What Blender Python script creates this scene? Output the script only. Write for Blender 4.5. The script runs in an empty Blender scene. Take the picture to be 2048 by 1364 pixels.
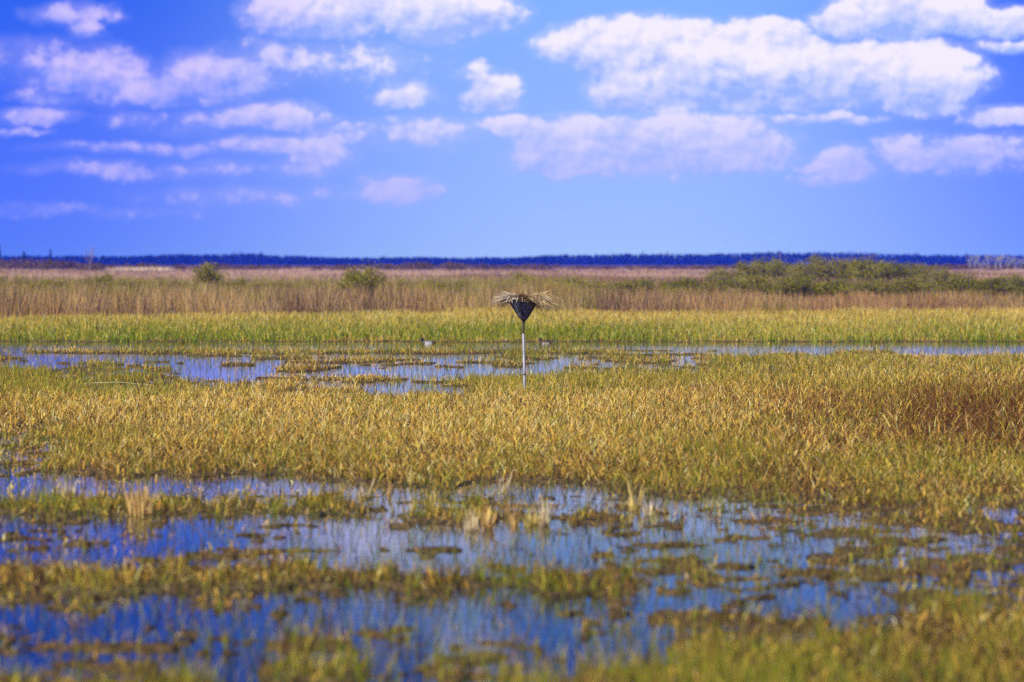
import bpy, bmesh, math, random
import numpy as np
from mathutils import Vector, Matrix
sc = bpy.context.scene
C = sc.collection
R = math.radians

# ------------------------------------------------------------------ camera
F = 7680.0            # focal length in pixels of the 2048 px wide photograph (135 mm)
H = 2.75              # camera height above the water
VH = 525.0            # image row of the horizon
PITCH = math.atan((682.0 - VH) / F)
cam = bpy.data.cameras.new('camera')
cam.sensor_width = 36.0
cam.lens = 135.0
cam.clip_start = 0.5
cam.clip_end = 20000
camo = bpy.data.objects.new('camera', cam)
C.objects.link(camo)
camo.location = (0, 0, H)
camo.rotation_euler = (math.pi / 2 - PITCH, 0, 0)
cam.dof.use_dof = True
cam.dof.focus_distance = 80.5
cam.dof.aperture_fstop = 1.8
sc.camera = camo

# ------------------------------------------------------------------ light
SUN_EL, SUN_AZ = R(42), R(-136)          # azimuth clockwise from +Y: behind the camera, to the left
sd = Vector((math.sin(SUN_AZ) * math.cos(SUN_EL), math.cos(SUN_AZ) * math.cos(SUN_EL), math.sin(SUN_EL)))
sun = bpy.data.lights.new('sun', 'SUN')
sun.energy = 5.0
sun.angle = R(0.53)
sun.color = (1.0, 0.95, 0.86)
suno = bpy.data.objects.new('sun', sun)
C.objects.link(suno)
suno.rotation_euler = sd.to_track_quat('Z', 'Y').to_euler()

sc.view_settings.view_transform = 'Standard'
sc.view_settings.look = 'None'
sc.view_settings.exposure = 0.5
sc.view_settings.gamma = 1.0
sc.render.engine = 'CYCLES'
sc.cycles.use_denoising = False
sc.cycles.max_bounces = 5
sc.cycles.diffuse_bounces = 2
sc.cycles.glossy_bounces = 3
sc.cycles.transmission_bounces = 2
sc.cycles.transparent_max_bounces = 8
sc.cycles.volume_bounces = 0
sc.cycles.caustics_reflective = False
sc.cycles.caustics_refractive = False

# ------------------------------------------------------------------ sky with clouds (by direction)
SKY_STRENGTH = 0.10
world = bpy.data.worlds.new('World')
sc.world = world
world.use_nodes = True
nt = world.node_tree
N, L = nt.nodes, nt.links
N.clear()


def _in(sock, v):
    if isinstance(v, bpy.types.NodeSocket):
        L.new(v, sock)
    elif v is not None:
        sock.default_value = v


def M(op, a, b=None, c=None, clamp=False):
    n = N.new('ShaderNodeMath')
    n.operation = op
    n.use_clamp = clamp
    _in(n.inputs[0], a)
    if b is not None: _in(n.inputs[1], b)
    if c is not None: _in(n.inputs[2], c)
    return n.outputs[0]


def smooth(x, a, b, lo=0.0, hi=1.0):
    n = N.new('ShaderNodeMapRange')
    n.interpolation_type = 'SMOOTHSTEP'
    _in(n.inputs['Value'], x)
    n.inputs['From Min'].default_value = a
    n.inputs['From Max'].default_value = b
    n.inputs['To Min'].default_value = lo
    n.inputs['To Max'].default_value = hi
    return n.outputs[0]


def mixc(f, a, b):
    n = N.new('ShaderNodeMix')
    n.data_type = 'RGBA'
    _in(n.inputs[0], f)
    _in(n.inputs[6], a)
    _in(n.inputs[7], b)
    return n.outputs[2]


def comb(x, y, z=0.0):
    n = N.new('ShaderNodeCombineXYZ')
    _in(n.inputs[0], x); _in(n.inputs[1], y); _in(n.inputs[2], z)
    return n.outputs[0]


def noise(vec, scale, detail=4.0, rough=0.5, col=False):
    n = N.new('ShaderNodeTexNoise')
    n.noise_dimensions = '3D'
    _in(n.inputs['Vector'], vec)
    n.inputs['Scale'].default_value = scale
    n.inputs['Detail'].default_value = detail
    n.inputs['Roughness'].default_value = rough
    return n.outputs['Color'] if col else n.outputs['Fac']


tc = N.new('ShaderNodeTexCoord')
sx = N.new('ShaderNodeSeparateXYZ')
L.new(tc.outputs['Generated'], sx.inputs[0])
X, Y, Z = sx.outputs
az = M('ARCTAN2', X, Y)
el = M('ARCSINE', Z)
U = M('MULTIPLY', az, F / 1000)          # thousandths: 1 = 7.46 degrees
V = M('MULTIPLY', el, F / 1000)
# the Nishita sky, sampled a little above the true elevation so that its pale horizon band stays below
sky = N.new('ShaderNodeTexSky')
sky.sky_type = 'NISHITA'
sky.sun_disc = False
sky.sun_elevation = SUN_EL
sky.sun_rotation = SUN_AZ
sky.air_density = 1.0
sky.dust_density = 0.2
sky.ozone_density = 4.0
zz = M('ADD', M('MULTIPLY', M('MAXIMUM', Z, 0.0), 1.0), 0.20)
zz = M('MINIMUM', zz, 1.0)
vn = N.new('ShaderNodeVectorMath')
vn.operation = 'NORMALIZE'
L.new(comb(X, Y, zz), vn.inputs[0])
L.new(vn.outputs[0], sky.inputs['Vector'])
tint = N.new('ShaderNodeMix')
tint.data_type = 'RGBA'
tint.blend_type = 'MULTIPLY'
tint.inputs[0].default_value = 1.0
L.new(sky.outputs[0], tint.inputs[6])
# deeper blue with height; paler and more cyan round the middle of the view than to either side
e1 = smooth(V, 0.0, 0.9)
side = smooth(M('ABSOLUTE', M('SUBTRACT', U, 0.18)), 0.05, 1.25)
side2 = smooth(M('ABSOLUTE', M('SUBTRACT', U, 0.18)), 0.25, 0.95)
low = mixc(side, (1.10, 0.97, 1.32, 1), (0.31, 0.38, 1.30, 1))
high = mixc(side2, (0.82, 1.08, 1.42, 1), (0.01, 0.27, 1.25, 1))
tall = mixc(smooth(V, 0.50, 0.86), mixc(e1, low, high), (0.09, 0.24, 0.80, 1))
L.new(tall, tint.inputs[7])
skyc = tint.outputs[2]

# clouds: (cx, cy, rx, ry up, ry down, weight) in photo pixels turned into directions
CL = [
 (560, 30, 75, 45, 50, 1.05), (660, 30, 130, 55, 52, 1.1), (800, 10, 150, 60, 50, 1.1), (930, 20, 110, 50, 60, 1.0), (870, 55, 60, 30, 40, .85),
 (1200, 95, 120, 55, 50, 1.05), (1330, 110, 170, 75, 70, 1.15), (1330, 175, 140, 60, 55, 1.15), (1480, 130, 190, 75, 95, 1.2), (1640, 150, 170, 55, 75, 1.1),
 (1800, 150, 150, 60, 65, 1.1), (1840, 190, 110, 50, 42, 1.1), (1530, 65, 90, 30, 30, .8),
 (1690, 45, 75, 45, 40, .9), (1810, 25, 160, 60, 62, 1.1), (1950, 50, 120, 40, 36, .9), (2040, 98, 110, 16, 16, .6),
 (1180, 275, 170, 48, 80, .95), (1370, 280, 190, 52, 76, .98), (1060, 255, 95, 26, 40, .75), (1500, 310, 100, 40, 40, .6), (1130, 335, 100, 40, 20, .6),
 (1690, 330, 75, 45, 42, .8), (1890, 310, 190, 40, 40, .62), (1640, 362, 60, 16, 12, .5), (2000, 238, 65, 26, 18, .75), (1620, 239, 140, 11, 10, .7),
 (985, 190, 62, 45, 36, 1.0), (955, 148, 45, 25, 25, .6), (808, 195, 68, 36, 22, .88),
 (180, 160, 130, 62, 52, .82), (110, 203, 80, 24, 16, .65), (330, 180, 90, 42, 34, .85), (440, 150, 130, 55, 58, .88), (300, 195, 60, 30, 20, .7), (560, 130, 160, 50, 40, .45),
 (540, 236, 125, 28, 24, .85), (370, 242, 150, 20, 24, .5), (80, 234, 90, 16, 18, .6), (30, 266, 60, 9, 9, .5),
 (560, 290, 150, 20, 18, .72), (330, 297, 220, 13, 14, .5), (690, 248, 42, 11, 8, .6), (650, 310, 80, 52, 42, .7), (600, 335, 110, 18, 14, .55),
 (210, 345, 170, 20, 16, .5), (400, 342, 90, 20, 20, .45), (790, 388, 75, 32, 24, .68), (700, 398, 90, 16, 10, .45),
 (140, 38, 95, 26, 20, .62), (190, 66, 34, 36, 20, .6), (830, 262, 170, 28, 36, .45), (740, 130, 130, 45, 40, .42),
 (60, 120, 120, 40, 50, .4), (500, 392, 200, 20, 20, .3), (120, 425, 260, 12, 12, .3),
 # outside the frame: what the water mirrors and what a step to the side would show
 (-250, 120, 160, 70, 60, .9), (2300, 180, 180, 80, 70, 1.0), (-500, 300, 260, 40, 40, .7), (2500, 330, 250, 45, 45, .7),
 (740, -45, 100, 40, 50, .85), (930, -290, 90, 60, 50, .9), (1500, -520, 380, 90, 70, 1.0), (200, -620, 300, 90, 60, .9), (1000, -720, 340, 100, 70, .9), (2200, -620, 340, 110, 70, 1.0),
]
P0 = comb(U, M('MULTIPLY', V, 1.2), 0.0)
w1 = noise(P0, 7.5, 7.0, 0.58, col=True)
ws = N.new('ShaderNodeSeparateXYZ')
L.new(w1, ws.inputs[0])
Uw = M('ADD', U, M('MULTIPLY', M('SUBTRACT', ws.outputs[0], 0.5), 0.16))
Vw = M('ADD', V, M('MULTIPLY', M('SUBTRACT', ws.outputs[1], 0.5), 0.06))
acc = num = den = None
for cx, cy, rx, ru, rd, wgt in CL:
    u0, v0 = (cx - 1024) / 1000, (VH - cy) / 1000
    if cx > 1000: wgt *= 1.14
    rx, ru, rd = rx * 1.22 / 1000, ru * 1.22 / 1000, rd * 1.15 / 1000
    du = M('MULTIPLY_ADD', Uw, 1 / rx, -u0 / rx)
    dv = M('MAXIMUM', M('MULTIPLY_ADD', Vw, 1 / ru, -v0 / ru), M('MULTIPLY_ADD', Vw, -1 / rd, v0 / rd))
    r2 = M('MULTIPLY_ADD', dv, dv, M('MULTIPLY', du, du))
    f = M('MULTIPLY_ADD', r2, -wgt, wgt)
    acc = f if acc is None else M('SMOOTH_MAX', acc, f, 0.12)
    wt = M('MAXIMUM', f, 0.0)
    hv_ = M('MULTIPLY_ADD', V, 1 / ru, -v0 / ru)          # height inside the cloud, -1 base .. 1 top
    num = M('MULTIPLY', wt, hv_) if num is None else M('MULTIPLY_ADD', wt, hv_, num)
    den = wt if den is None else M('ADD', den, wt)
def puff(vec, scale, detail):
    n = N.new('ShaderNodeTexVoronoi')
    n.feature = 'F1'
    n.voronoi_dimensions = '2D'
    n.normalize = True
    L.new(vec, n.inputs['Vector'])
    n.inputs['Scale'].default_value = scale
    n.inputs['Detail'].default_value = detail
    n.inputs['Roughness'].default_value = 0.55
    n.inputs['Lacunarity'].default_value = 2.1
    return M('SUBTRACT', 1.0, n.outputs['Distance'])


Wq = comb(M('ADD', U, M('MULTIPLY', M('SUBTRACT', ws.outputs[1], 0.5), 0.07)), M('MULTIPLY_ADD', V, 1.25, M('MULTIPLY', M('SUBTRACT', ws.outputs[0], 0.5), 0.06)), 0.0)
Wl = N.new('ShaderNodeVectorMath'); Wl.operation = 'ADD'; L.new(Wq, Wl.inputs[0]); Wl.inputs[1].default_value = (-0.010, 0.016, 0.0)
n1 = noise(P0, 11.0, 8.0, 0.60)
b1 = puff(Wq, 15.0, 3.0)
b2 = puff(Wl.outputs[0], 15.0, 3.0)
acc = M('MAXIMUM', acc, -0.6)
edge = M('MULTIPLY_ADD', M('MAXIMUM', acc, 0.0), -0.75, 1.25)          # ragged rims, calmer cores
rag = M('MULTIPLY_ADD', M('SUBTRACT', b1, 0.70), 1.1, M('MULTIPLY', M('SUBTRACT', n1, 0.5), 0.9))
dens = M('MULTIPLY_ADD', rag, edge, acc)
alpha = smooth(dens, 0.06, 0.54)
veil = smooth(M('MULTIPLY_ADD', M('SUBTRACT', n1, 0.5), 0.9, acc), -0.25, 0.55, 0.0, 0.45)
leftm = smooth(U, -0.62, -0.25, 0.62, 0.0)                        # thinner, mistier clouds away to the left
soft = smooth(dens, -0.02, 0.80, 0.0, 0.90)
alpha = M('MULTIPLY_ADD', leftm, M('SUBTRACT', soft, alpha), alpha)
alpha = M('MAXIMUM', alpha, veil)
vert = M('DIVIDE', num, M('MAXIMUM', den, 0.02))
relief = M('MULTIPLY_ADD', M('SUBTRACT', b1, b2), 1.5, 0.74)
relief = M('MULTIPLY_ADD', M('SUBTRACT', n1, 0.5), 1.5, relief)
relief = M('ADD', relief, M('MULTIPLY', smooth(vert, -0.80, 0.6, -0.78, 0.30), smooth(V, 0.18, 0.40, 0.35, 1.0)), clamp=True)
relief = M('MULTIPLY', relief, smooth(dens, 0.05, 0.65, 0.5, 1.0))
K = 0.94 / SKY_STRENGTH
lowc = smooth(V, 0.10, 0.40)
lit = mixc(lowc, (0.46 * K, 0.41 * K, 0.76 * K, 1), (0.70 * K, 0.655 * K, 0.76 * K, 1))
shd = mixc(lowc, (0.24 * K, 0.31 * K, 0.76 * K, 1), (0.25 * K, 0.355 * K, 0.75 * K, 1))
lit = mixc(smooth(U, -0.75, -0.15, 1.0, 0.0), lit, (0.50 * K, 0.43 * K, 0.76 * K, 1))
shd = mixc(smooth(U, -0.75, -0.15, 1.0, 0.0), shd, (0.15 * K, 0.22 * K, 0.76 * K, 1))
cc = mixc(relief, shd, lit)
amt = M('MULTIPLY', alpha, smooth(V, 0.06, 0.42, 0.55, 0.97))
final = mixc(amt, skyc, cc)
bg = N.new('ShaderNodeBackground')
bg.inputs['Strength'].default_value = SKY_STRENGTH
L.new(final, bg.inputs['Color'])
wo = N.new('ShaderNodeOutputWorld')
L.new(bg.outputs[0], wo.inputs['Surface'])

# ------------------------------------------------------------------ helpers
rng = np.random.default_rng(7)
random.seed(7)


def at(u, v, d):
    """world point at depth y=d seen at photo pixel (u, v)"""
    ry = F * math.cos(PITCH) + (682 - v) * math.sin(PITCH)
    rz = -F * math.sin(PITCH) + (682 - v) * math.cos(PITCH)
    t = d / ry
    return Vector(((u - 1024) * t, d, H + rz * t))


def gd(v):
    return F * H / (v - VH)


def tag(o, label=None, cat=None, group=None, kind=None):
    if label: o['label'] = label
    if cat: o['category'] = cat
    if group: o['group'] = group
    if kind: o['kind'] = kind
    return o


def empty(name, loc, rz=0.0):
    o = bpy.data.objects.new(name, None)
    C.objects.link(o)
    o.empty_display_size = 0.2
    o.location = loc
    o.rotation_euler = (0, 0, rz)
    return o


def link(name, me, parent=None):
    o = bpy.data.objects.new(name, me)
    C.objects.link(o)
    o.parent = parent
    return o


def np_mesh(name, verts, faces_list, col=None, mat=None, smooth_=False):
    """faces_list: list of int arrays (n,3) / (n,4)"""
    me = bpy.data.meshes.new(name)
    verts = np.asarray(verts, np.float32)
    me.vertices.add(len(verts))
    me.vertices.foreach_set('co', verts.ravel())
    loops = np.concatenate([f.ravel() for f in faces_list]).astype(np.int32)
    sizes = np.concatenate([np.full(len(f), f.shape[1], np.int32) for f in faces_list])
    starts = np.concatenate([[0], np.cumsum(sizes)[:-1]]).astype(np.int32)
    me.loops.add(len(loops))
    me.loops.foreach_set('vertex_index', loops)
    me.polygons.add(len(sizes))
    me.polygons.foreach_set('loop_start', starts)
    me.update(calc_edges=True)
    if smooth_:
        me.polygons.foreach_set('use_smooth', np.ones(len(sizes), bool))
    if col is not None:
        a = me.color_attributes.new('tone', 'FLOAT_COLOR', 'POINT')
        c4 = np.ones((len(verts), 4), np.float32)
        c4[:, :3] = col
        a.data.foreach_set('color', c4.ravel())
    if mat: me.materials.append(mat)
    return me


def mat_new(name):
    m = bpy.data.materials.new(name)
    m.use_nodes = True
    m.node_tree.nodes.clear()
    return m, m.node_tree.nodes, m.node_tree.links


def leaf_mat(name, trans=0.25, gain=1.0):
    m, n, l = mat_new(name)
    at_ = n.new('ShaderNodeAttribute'); at_.attribute_name = 'tone'
    d = n.new('ShaderNodeBsdfDiffuse')
    t = n.new('ShaderNodeBsdfTranslucent')
    mx = n.new('ShaderNodeMixShader'); mx.inputs[0].default_value = trans
    o = n.new('ShaderNodeOutputMaterial')
    l.new(at_.outputs['Color'], d.inputs[0]); l.new(at_.outputs['Color'], t.inputs[0])
    l.new(d.outputs[0], mx.inputs[1]); l.new(t.outputs[0], mx.inputs[2]); l.new(mx.outputs[0], o.inputs[0])
    return m


def pbr(name, c1, c2=None, scale=8.0, rough=0.7, bump=0.0, stretch=(1, 1, 1), attr=False, spec=0.3, metal=0.0):
    m, n, l = mat_new(name)
    b = n.new('ShaderNodeBsdfPrincipled')
    o = n.new('ShaderNodeOutputMaterial')
    l.new(b.outputs[0], o.inputs[0])
    b.inputs['Roughness'].default_value = rough
    b.inputs['Metallic'].default_value = metal
    b.inputs['Specular IOR Level'].default_value = spec
    if attr:
        a = n.new('ShaderNodeAttribute'); a.attribute_name = 'tone'
        l.new(a.outputs['Color'], b.inputs['Base Color'])
        return m
    t = n.new('ShaderNodeTexCoord')
    mp = n.new('ShaderNodeMapping'); mp.inputs['Scale'].default_value = stretch
    l.new(t.outputs['Object'], mp.inputs[0])
    no = n.new('ShaderNodeTexNoise'); no.inputs['Scale'].default_value = scale; no.inputs['Detail'].default_value = 5
    l.new(mp.outputs[0], no.inputs['Vector'])
    rp = n.new('ShaderNodeValToRGB')
    rp.color_ramp.elements[0].position = 0.35; rp.color_ramp.elements[1].position = 0.65
    rp.color_ramp.elements[0].color = (*c1, 1); rp.color_ramp.elements[1].color = (*(c2 or c1), 1)
    l.new(no.outputs['Fac'], rp.inputs[0]); l.new(rp.outputs[0], b.inputs['Base Color'])
    if bump:
        bp = n.new('ShaderNodeBump'); bp.inputs['Strength'].default_value = bump; bp.inputs['Distance'].default_value = 0.02
        l.new(no.outputs['Fac'], bp.inputs['Height']); l.new(bp.outputs[0], b.inputs['Normal'])
    return m


# value noise on world coordinates
def _h(i, j, s):
    n = (i.astype(np.int64) * 374761393 + j.astype(np.int64) * 668265263 + s * 1442695041) & 0x7fffffff
    n = ((n ^ (n >> 13)) * 1274126177) & 0x7fffffff
    n = n ^ (n >> 16)
    return (n & 0xffff) / 65535.0


def vnoise(x, y, s):
    i, j = np.floor(x), np.floor(y)
    fx, fy = x - i, y - j
    fx, fy = fx * fx * (3 - 2 * fx), fy * fy * (3 - 2 * fy)
    a, b = _h(i, j, s), _h(i + 1, j, s)
    c, d = _h(i, j + 1, s), _h(i + 1, j + 1, s)
    return (a * (1 - fx) + b * fx) * (1 - fy) + (c * (1 - fx) + d * fx) * fy


def fbm(x, y, s, o=3):
    t, a, n = 0, 0.5, 0
    for k in range(o):
        t = t + a * vnoise(x * 2 ** k, y * 2 ** k, s + k)
        n += a
        a *= 0.5
    return t / n


def sstep(x, a, b):
    t = np.clip((x - a) / (b - a), 0, 1)
    return t * t * (3 - 2 * t)


def blob(u, v, u0, u1, v0, v1, su=0.16, sv=0.35):
    """soft box in (u, v): 1 inside, fading over a share of its half size"""
    cu, hu, cv, hv = (u0 + u1) / 2, (u1 - u0) / 2, (v0 + v1) / 2, (v1 - v0) / 2
    return (1 - sstep(np.abs(u - cu) / hu, 1 - su, 1 + su)) * (1 - sstep(np.abs(v - cv) / hv, 1 - sv, 1 + sv))


POOLS = [  # u0 u1 v0 v1 strength : open water, listed by where the photograph shows it
 (930, 3200, 684, 699, 1.0), (-1200, 960, 683, 691, .72),
 (-1200, 450, 700, 722, .85), (380, 960, 701, 752, .97), (860, 1180, 713, 744, .78), (1100, 1420, 716, 736, .5), (60, 420, 716, 750, .42),
 (560, 930, 762, 782, .74), (120, 540, 760, 778, .5), (1300, 1600, 728, 738, .35),
 (-900, 130, 850, 940, .44),
 (-900, 700, 948, 998, .60), (650, 1250, 965, 1020, .60), (1200, 1700, 985, 1030, .56),
 (-900, 860, 1030, 1128, 1.0), (780, 1420, 1038, 1145, .8), (1350, 2900, 1022, 1160, .80), (1960, 2900, 1000, 1110, .95),
 (-900, 1300, 1190, 1420, .96), (1150, 1800, 1165, 1262, .98), (1650, 2300, 1130, 1205, .9),
]
ISLES = [  # vegetated strips inside that water
 (60, 1250, 694, 706, .88), (760, 880, 732, 738, .5), (540, 800, 750, 760, .7), (150, 330, 726, 736, .6),
 (-900, 450, 1000, 1027, .98), (400, 800, 1008, 1036, .66), (780, 1300, 1022, 1052, .62), (1480, 1640, 1030, 1052, .6), (1840, 1985, 1020, 1048, .9),
 (-60, 640, 1128, 1186, .95), (-900, -20, 1110, 1180, .6), (620, 1260, 1146, 1184, .92), (1220, 1460, 1122, 1172, .58), (1480, 1720, 1135, 1160, .62), (1800, 1940, 1150, 1166, .55), (1900, 2060, 1090, 1104, .55),
 (560, 720, 1272, 1298, .8), (780, 1010, 1282, 1310, .58), (520, 760, 1330, 1375, .75), (-900, 420, 1352, 1440, .8), (160, 260, 1196, 1222, .55),
 (1440, 1670, 1238, 1258, .75), (1120, 1330, 1228, 1275, .5), (880, 1150, 1318, 1345, .45),
]
BANK = np.array([[-2000, 1600], [900, 1400], [1060, 1352], [1250, 1318], [1450, 1285], [1640, 1262], [1720, 1232], [1850, 1222], [1980, 1198], [2100, 1180], [2900, 1140]], float)


def cover(x, y):
    """how far the marsh plants close over the water at world (x, y): 0 open water .. 1 closed"""
    v = VH + F * H / y
    u = 1024 + F * x / y
    e = fbm(x * 0.9 + 3, y * 0.28, 11, 3) - 0.5
    e2 = fbm(x * 2.6, y * 0.9, 21, 3) - 0.5
    uu = u + e * 120
    vv = v + e2 * (v - 640) * 0.075
    w = np.zeros_like(u)
    tall = lambda q: np.interp(q, [680, 700, 720, 760, 950, 1100, 1400], [14, 16, 15, 12, 14, 14, 18])          # rows of the view that the plants on a near edge hide
    for a in POOLS:
        w = np.maximum(w, a[4] * blob(uu, vv, a[0], a[1], a[2], a[3] + tall(a[3])))
    land = np.zeros_like(u)
    for a in ISLES:
        land = np.maximum(land, a[4] * blob(uu, vv, a[0], a[1], min(a[2] + tall(a[2]) * .45, a[3] - 3), a[3] + 2, 0.2, 0.45))
    bank = sstep(vv - np.interp(uu, BANK[:, 0], BANK[:, 1]) - 30, -10, 14)
    m = np.maximum(np.maximum(1 - w, land), bank)
    n = fbm(x * 2.2 + 40, y * 0.8, 31, 4) - 0.5
    m = np.clip(m + n * 0.75 * (1 - np.abs(2 * m - 1) * 0.55), 0, 1)
    # low floating mats of dead stalks, thick in some parts of the pools and missing from others
    zone = fbm(x * .16 + 11, y * .055, 61, 3)
    mat = sstep(fbm(x * 2.4 + 5, y * 1.5, 63, 3) + .55 * (zone - .5) + .05 * sstep(u, 650, 1100) * (1 - sstep(v, 1150, 1200)), .555, .63) * sstep(v, 930, 1000)
    bars = sstep(fbm(x * .55 + 21, y * .34, 65, 3) + .04 * sstep(u, 900, 1250), .625, .70) * np.where(u > 930, sstep(v, 699, 702), sstep(v, 672, 684)) * (1 - sstep(v, 790, 830))
    m = np.maximum(m, .72 * bars * np.where(v < 699, .6, 1.0))
    mat2 = sstep(fbm(x * 5.5 + 8, y * 2.6, 69, 3) + .4 * (zone - .5), .60, .68) * sstep(v, 930, 1000)
    return np.maximum(m, np.maximum(.61 * mat, .60 * mat2))


# ------------------------------------------------------------------ ground and water
vr = np.concatenate([np.arange(1480, 1000, -3.0), np.arange(1000, 780, -1.6), np.arange(780, 676, -0.7)])
ur = np.arange(-1200, 3260, 6.0)
yy = F * H / (vr - VH)
gu, gy = np.meshgrid(ur, yy)
gx = (gu - 1024) / F * gy
cv = cover(gx, gy)
gz = -0.16 + 0.19 * sstep(cv, 0.36, 0.66) + 0.05 * (fbm(gx * 5, gy * 2, 51, 3) - 0.5) * sstep(cv, 0.3, 0.6)
far_rows = np.array([140, 150, 170, 200, 260, 360, 600, 1200, 2500, 4000, 7000.0])
fy = np.repeat(far_rows[:, None], len(ur), 1)
fx = (np.repeat(ur[None, :], len(far_rows), 0) - 1024) / F * fy
fz = np.full_like(fy, 0.05)
gx, gy, gz = np.vstack([gx, fx]), np.vstack([gy, fy]), np.vstack([gz, fz])
nr, nc = gx.shape
idx = np.arange(nr * nc).reshape(nr, nc)
q = np.stack([idx[:-1, :-1], idx[:-1, 1:], idx[1:, 1:], idx[1:, :-1]], -1).reshape(-1, 4)
vs = np.stack([gx, gy, gz], -1).reshape(-1, 3)
base = len(vs)
vs = np.vstack([vs, [[-7000, -400, -0.6], [7000, -400, -0.6], [7000, 7000, -0.6], [-7000, 7000, -0.6]]])
q = np.vstack([q, [[base, base + 1, base + 2, base + 3]]])

m, n, l = mat_new('mud_and_thatch')
b = n.new('ShaderNodeBsdfPrincipled'); o = n.new('ShaderNodeOutputMaterial'); l.new(b.outputs[0], o.inputs[0])
b.inputs['Roughness'].default_value = 0.85; b.inputs['Specular IOR Level'].default_value = 0.15
g = n.new('ShaderNodeNewGeometry')
no = n.new('ShaderNodeTexNoise'); no.inputs['Scale'].default_value = 9; no.inputs['Detail'].default_value = 6
no2 = n.new('ShaderNodeTexNoise'); no2.inputs['Scale'].default_value = 0.25; no2.inputs['Detail'].default_value = 4
l.new(g.outputs['Position'], no.inputs['Vector']); l.new(g.outputs['Position'], no2.inputs['Vector'])
rp = n.new('ShaderNodeValToRGB')
rp.color_ramp.elements[0].position = .38; rp.color_ramp.elements[0].color = (.035, .024, .012, 1)
rp.color_ramp.elements[1].position = .68; rp.color_ramp.elements[1].color = (.19, .125, .05, 1)
l.new(no.outputs['Fac'], rp.inputs[0])
mx = n.new('ShaderNodeMix'); mx.data_type = 'RGBA'; mx.blend_type = 'MULTIPLY'; mx.inputs[0].default_value = .5
l.new(rp.outputs[0], mx.inputs[6]); l.new(no2.outputs['Color'], mx.inputs[7]); l.new(mx.outputs[2], b.inputs['Base Color'])
bp = n.new('ShaderNodeBump'); bp.inputs['Strength'].default_value = .8; bp.inputs['Distance'].default_value = .03
l.new(no.outputs['Fac'], bp.inputs['Height']); l.new(bp.outputs[0], b.inputs['Normal'])
MUD = m
ground = tag(link('ground', np_mesh('ground', vs, [q], None, MUD, True)), kind='structure', label='muddy marsh bed with thatch of dead grass')

m, n, l = mat_new('marsh_water')
b = n.new('ShaderNodeBsdfPrincipled'); o = n.new('ShaderNodeOutputMaterial'); l.new(b.outputs[0], o.inputs[0])
b.inputs['Base Color'].default_value = (.006, .010, .016, 1)
b.inputs['Roughness'].default_value = 0.05
b.inputs['IOR'].default_value = 1.33
g = n.new('ShaderNodeNewGeometry')
mp = n.new('ShaderNodeMapping'); mp.inputs['Scale'].default_value = (1.0, 2.2, 1.0)
l.new(g.outputs['Position'], mp.inputs[0])
no = n.new('ShaderNodeTexNoise'); no.inputs['Scale'].default_value = 2.5; no.inputs['Detail'].default_value = 2
l.new(mp.outputs[0], no.inputs['Vector'])
bp = n.new('ShaderNodeBump'); bp.inputs['Strength'].default_value = .10; bp.inputs['Distance'].default_value = .02
l.new(no.outputs['Fac'], bp.inputs['Height']); l.new(bp.outputs[0], b.inputs['Normal'])
WATER = m
wv = np.array([[-60, -20, 0], [60, -20, 0], [60, 190, 0], [-60, 190, 0]], float)
water = tag(link('water', np_mesh('water', wv, [np.array([[0, 1, 2, 3]])], None, WATER)), kind='structure', label='still shallow marsh water reflecting the blue sky')

# ------------------------------------------------------------------ blades of marsh plants
GOLD = np.array([.85, .51, .090]); PALE = np.array([.88, .65, .27]); BROWN = np.array([.30, .165, .045])
GREEN = np.array([.13, .22, .018]); OLIVE = np.array([.31, .25, .032]); RED = np.array([.19, .085, .028]); DARK = np.array([.11, .07, .025])
PROF = np.array([1.0, .92, .66])


def blades(root, length, width, th, hd, face, cb, ct, segs=3):
    """root (n,3); th (n,segs) angle from vertical per segment; hd heading; face = width direction; colours base / tip"""
    n = len(root)
    seg = (length / segs)[:, None]
    dx = np.sin(th) * np.cos(hd)[:, None] * seg
    dy = np.sin(th) * np.sin(hd)[:, None] * seg
    dz = np.cos(th) * seg
    pts = np.zeros((n, segs + 1, 3))
    pts[:, 0] = root
    pts[:, 1:, 0] = root[:, :1] + np.cumsum(dx, 1)
    pts[:, 1:, 1] = root[:, 1:2] + np.cumsum(dy, 1)
    pts[:, 1:, 2] = root[:, 2:3] + np.cumsum(dz, 1)
    wd = np.stack([np.cos(face), np.sin(face), np.zeros(n)], -1)
    V_ = np.zeros((n, 2 * segs + 1, 3))
    Cc = np.zeros((n, 2 * segs + 1, 3))
    for k in range(segs):
        p = PROF[min(2, int(k * 3 / segs))]
        V_[:, 2 * k] = pts[:, k] - wd * (width * p / 2)[:, None]
        V_[:, 2 * k + 1] = pts[:, k] + wd * (width * p / 2)[:, None]
        t = k / segs
        Cc[:, 2 * k] = Cc[:, 2 * k + 1] = cb * (1 - t) + ct * t
    V_[:, -1] = pts[:, -1]
    Cc[:, -1] = ct
    b0 = (np.arange(n) * (2 * segs + 1))[:, None]
    qs = [b0 + np.array([[2 * k, 2 * k + 1, 2 * k + 3, 2 * k + 2]]) for k in range(segs - 1)]
    ts = b0 + np.array([[2 * segs - 2, 2 * segs - 1, 2 * segs]])
    return V_.reshape(-1, 3), np.concatenate(qs), ts, Cc.reshape(-1, 3)


def scatter(d0, d1, dens, u0=-330, u1=2380):
    k = (u1 - u0) / F
    n = int(0.5 * k * (d1 * d1 - d0 * d0) * dens)
    y = np.sqrt(rng.uniform(d0 * d0, d1 * d1, n))
    u = rng.uniform(u0, u1, n)
    return (u - 1024) / F * y, y


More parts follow.
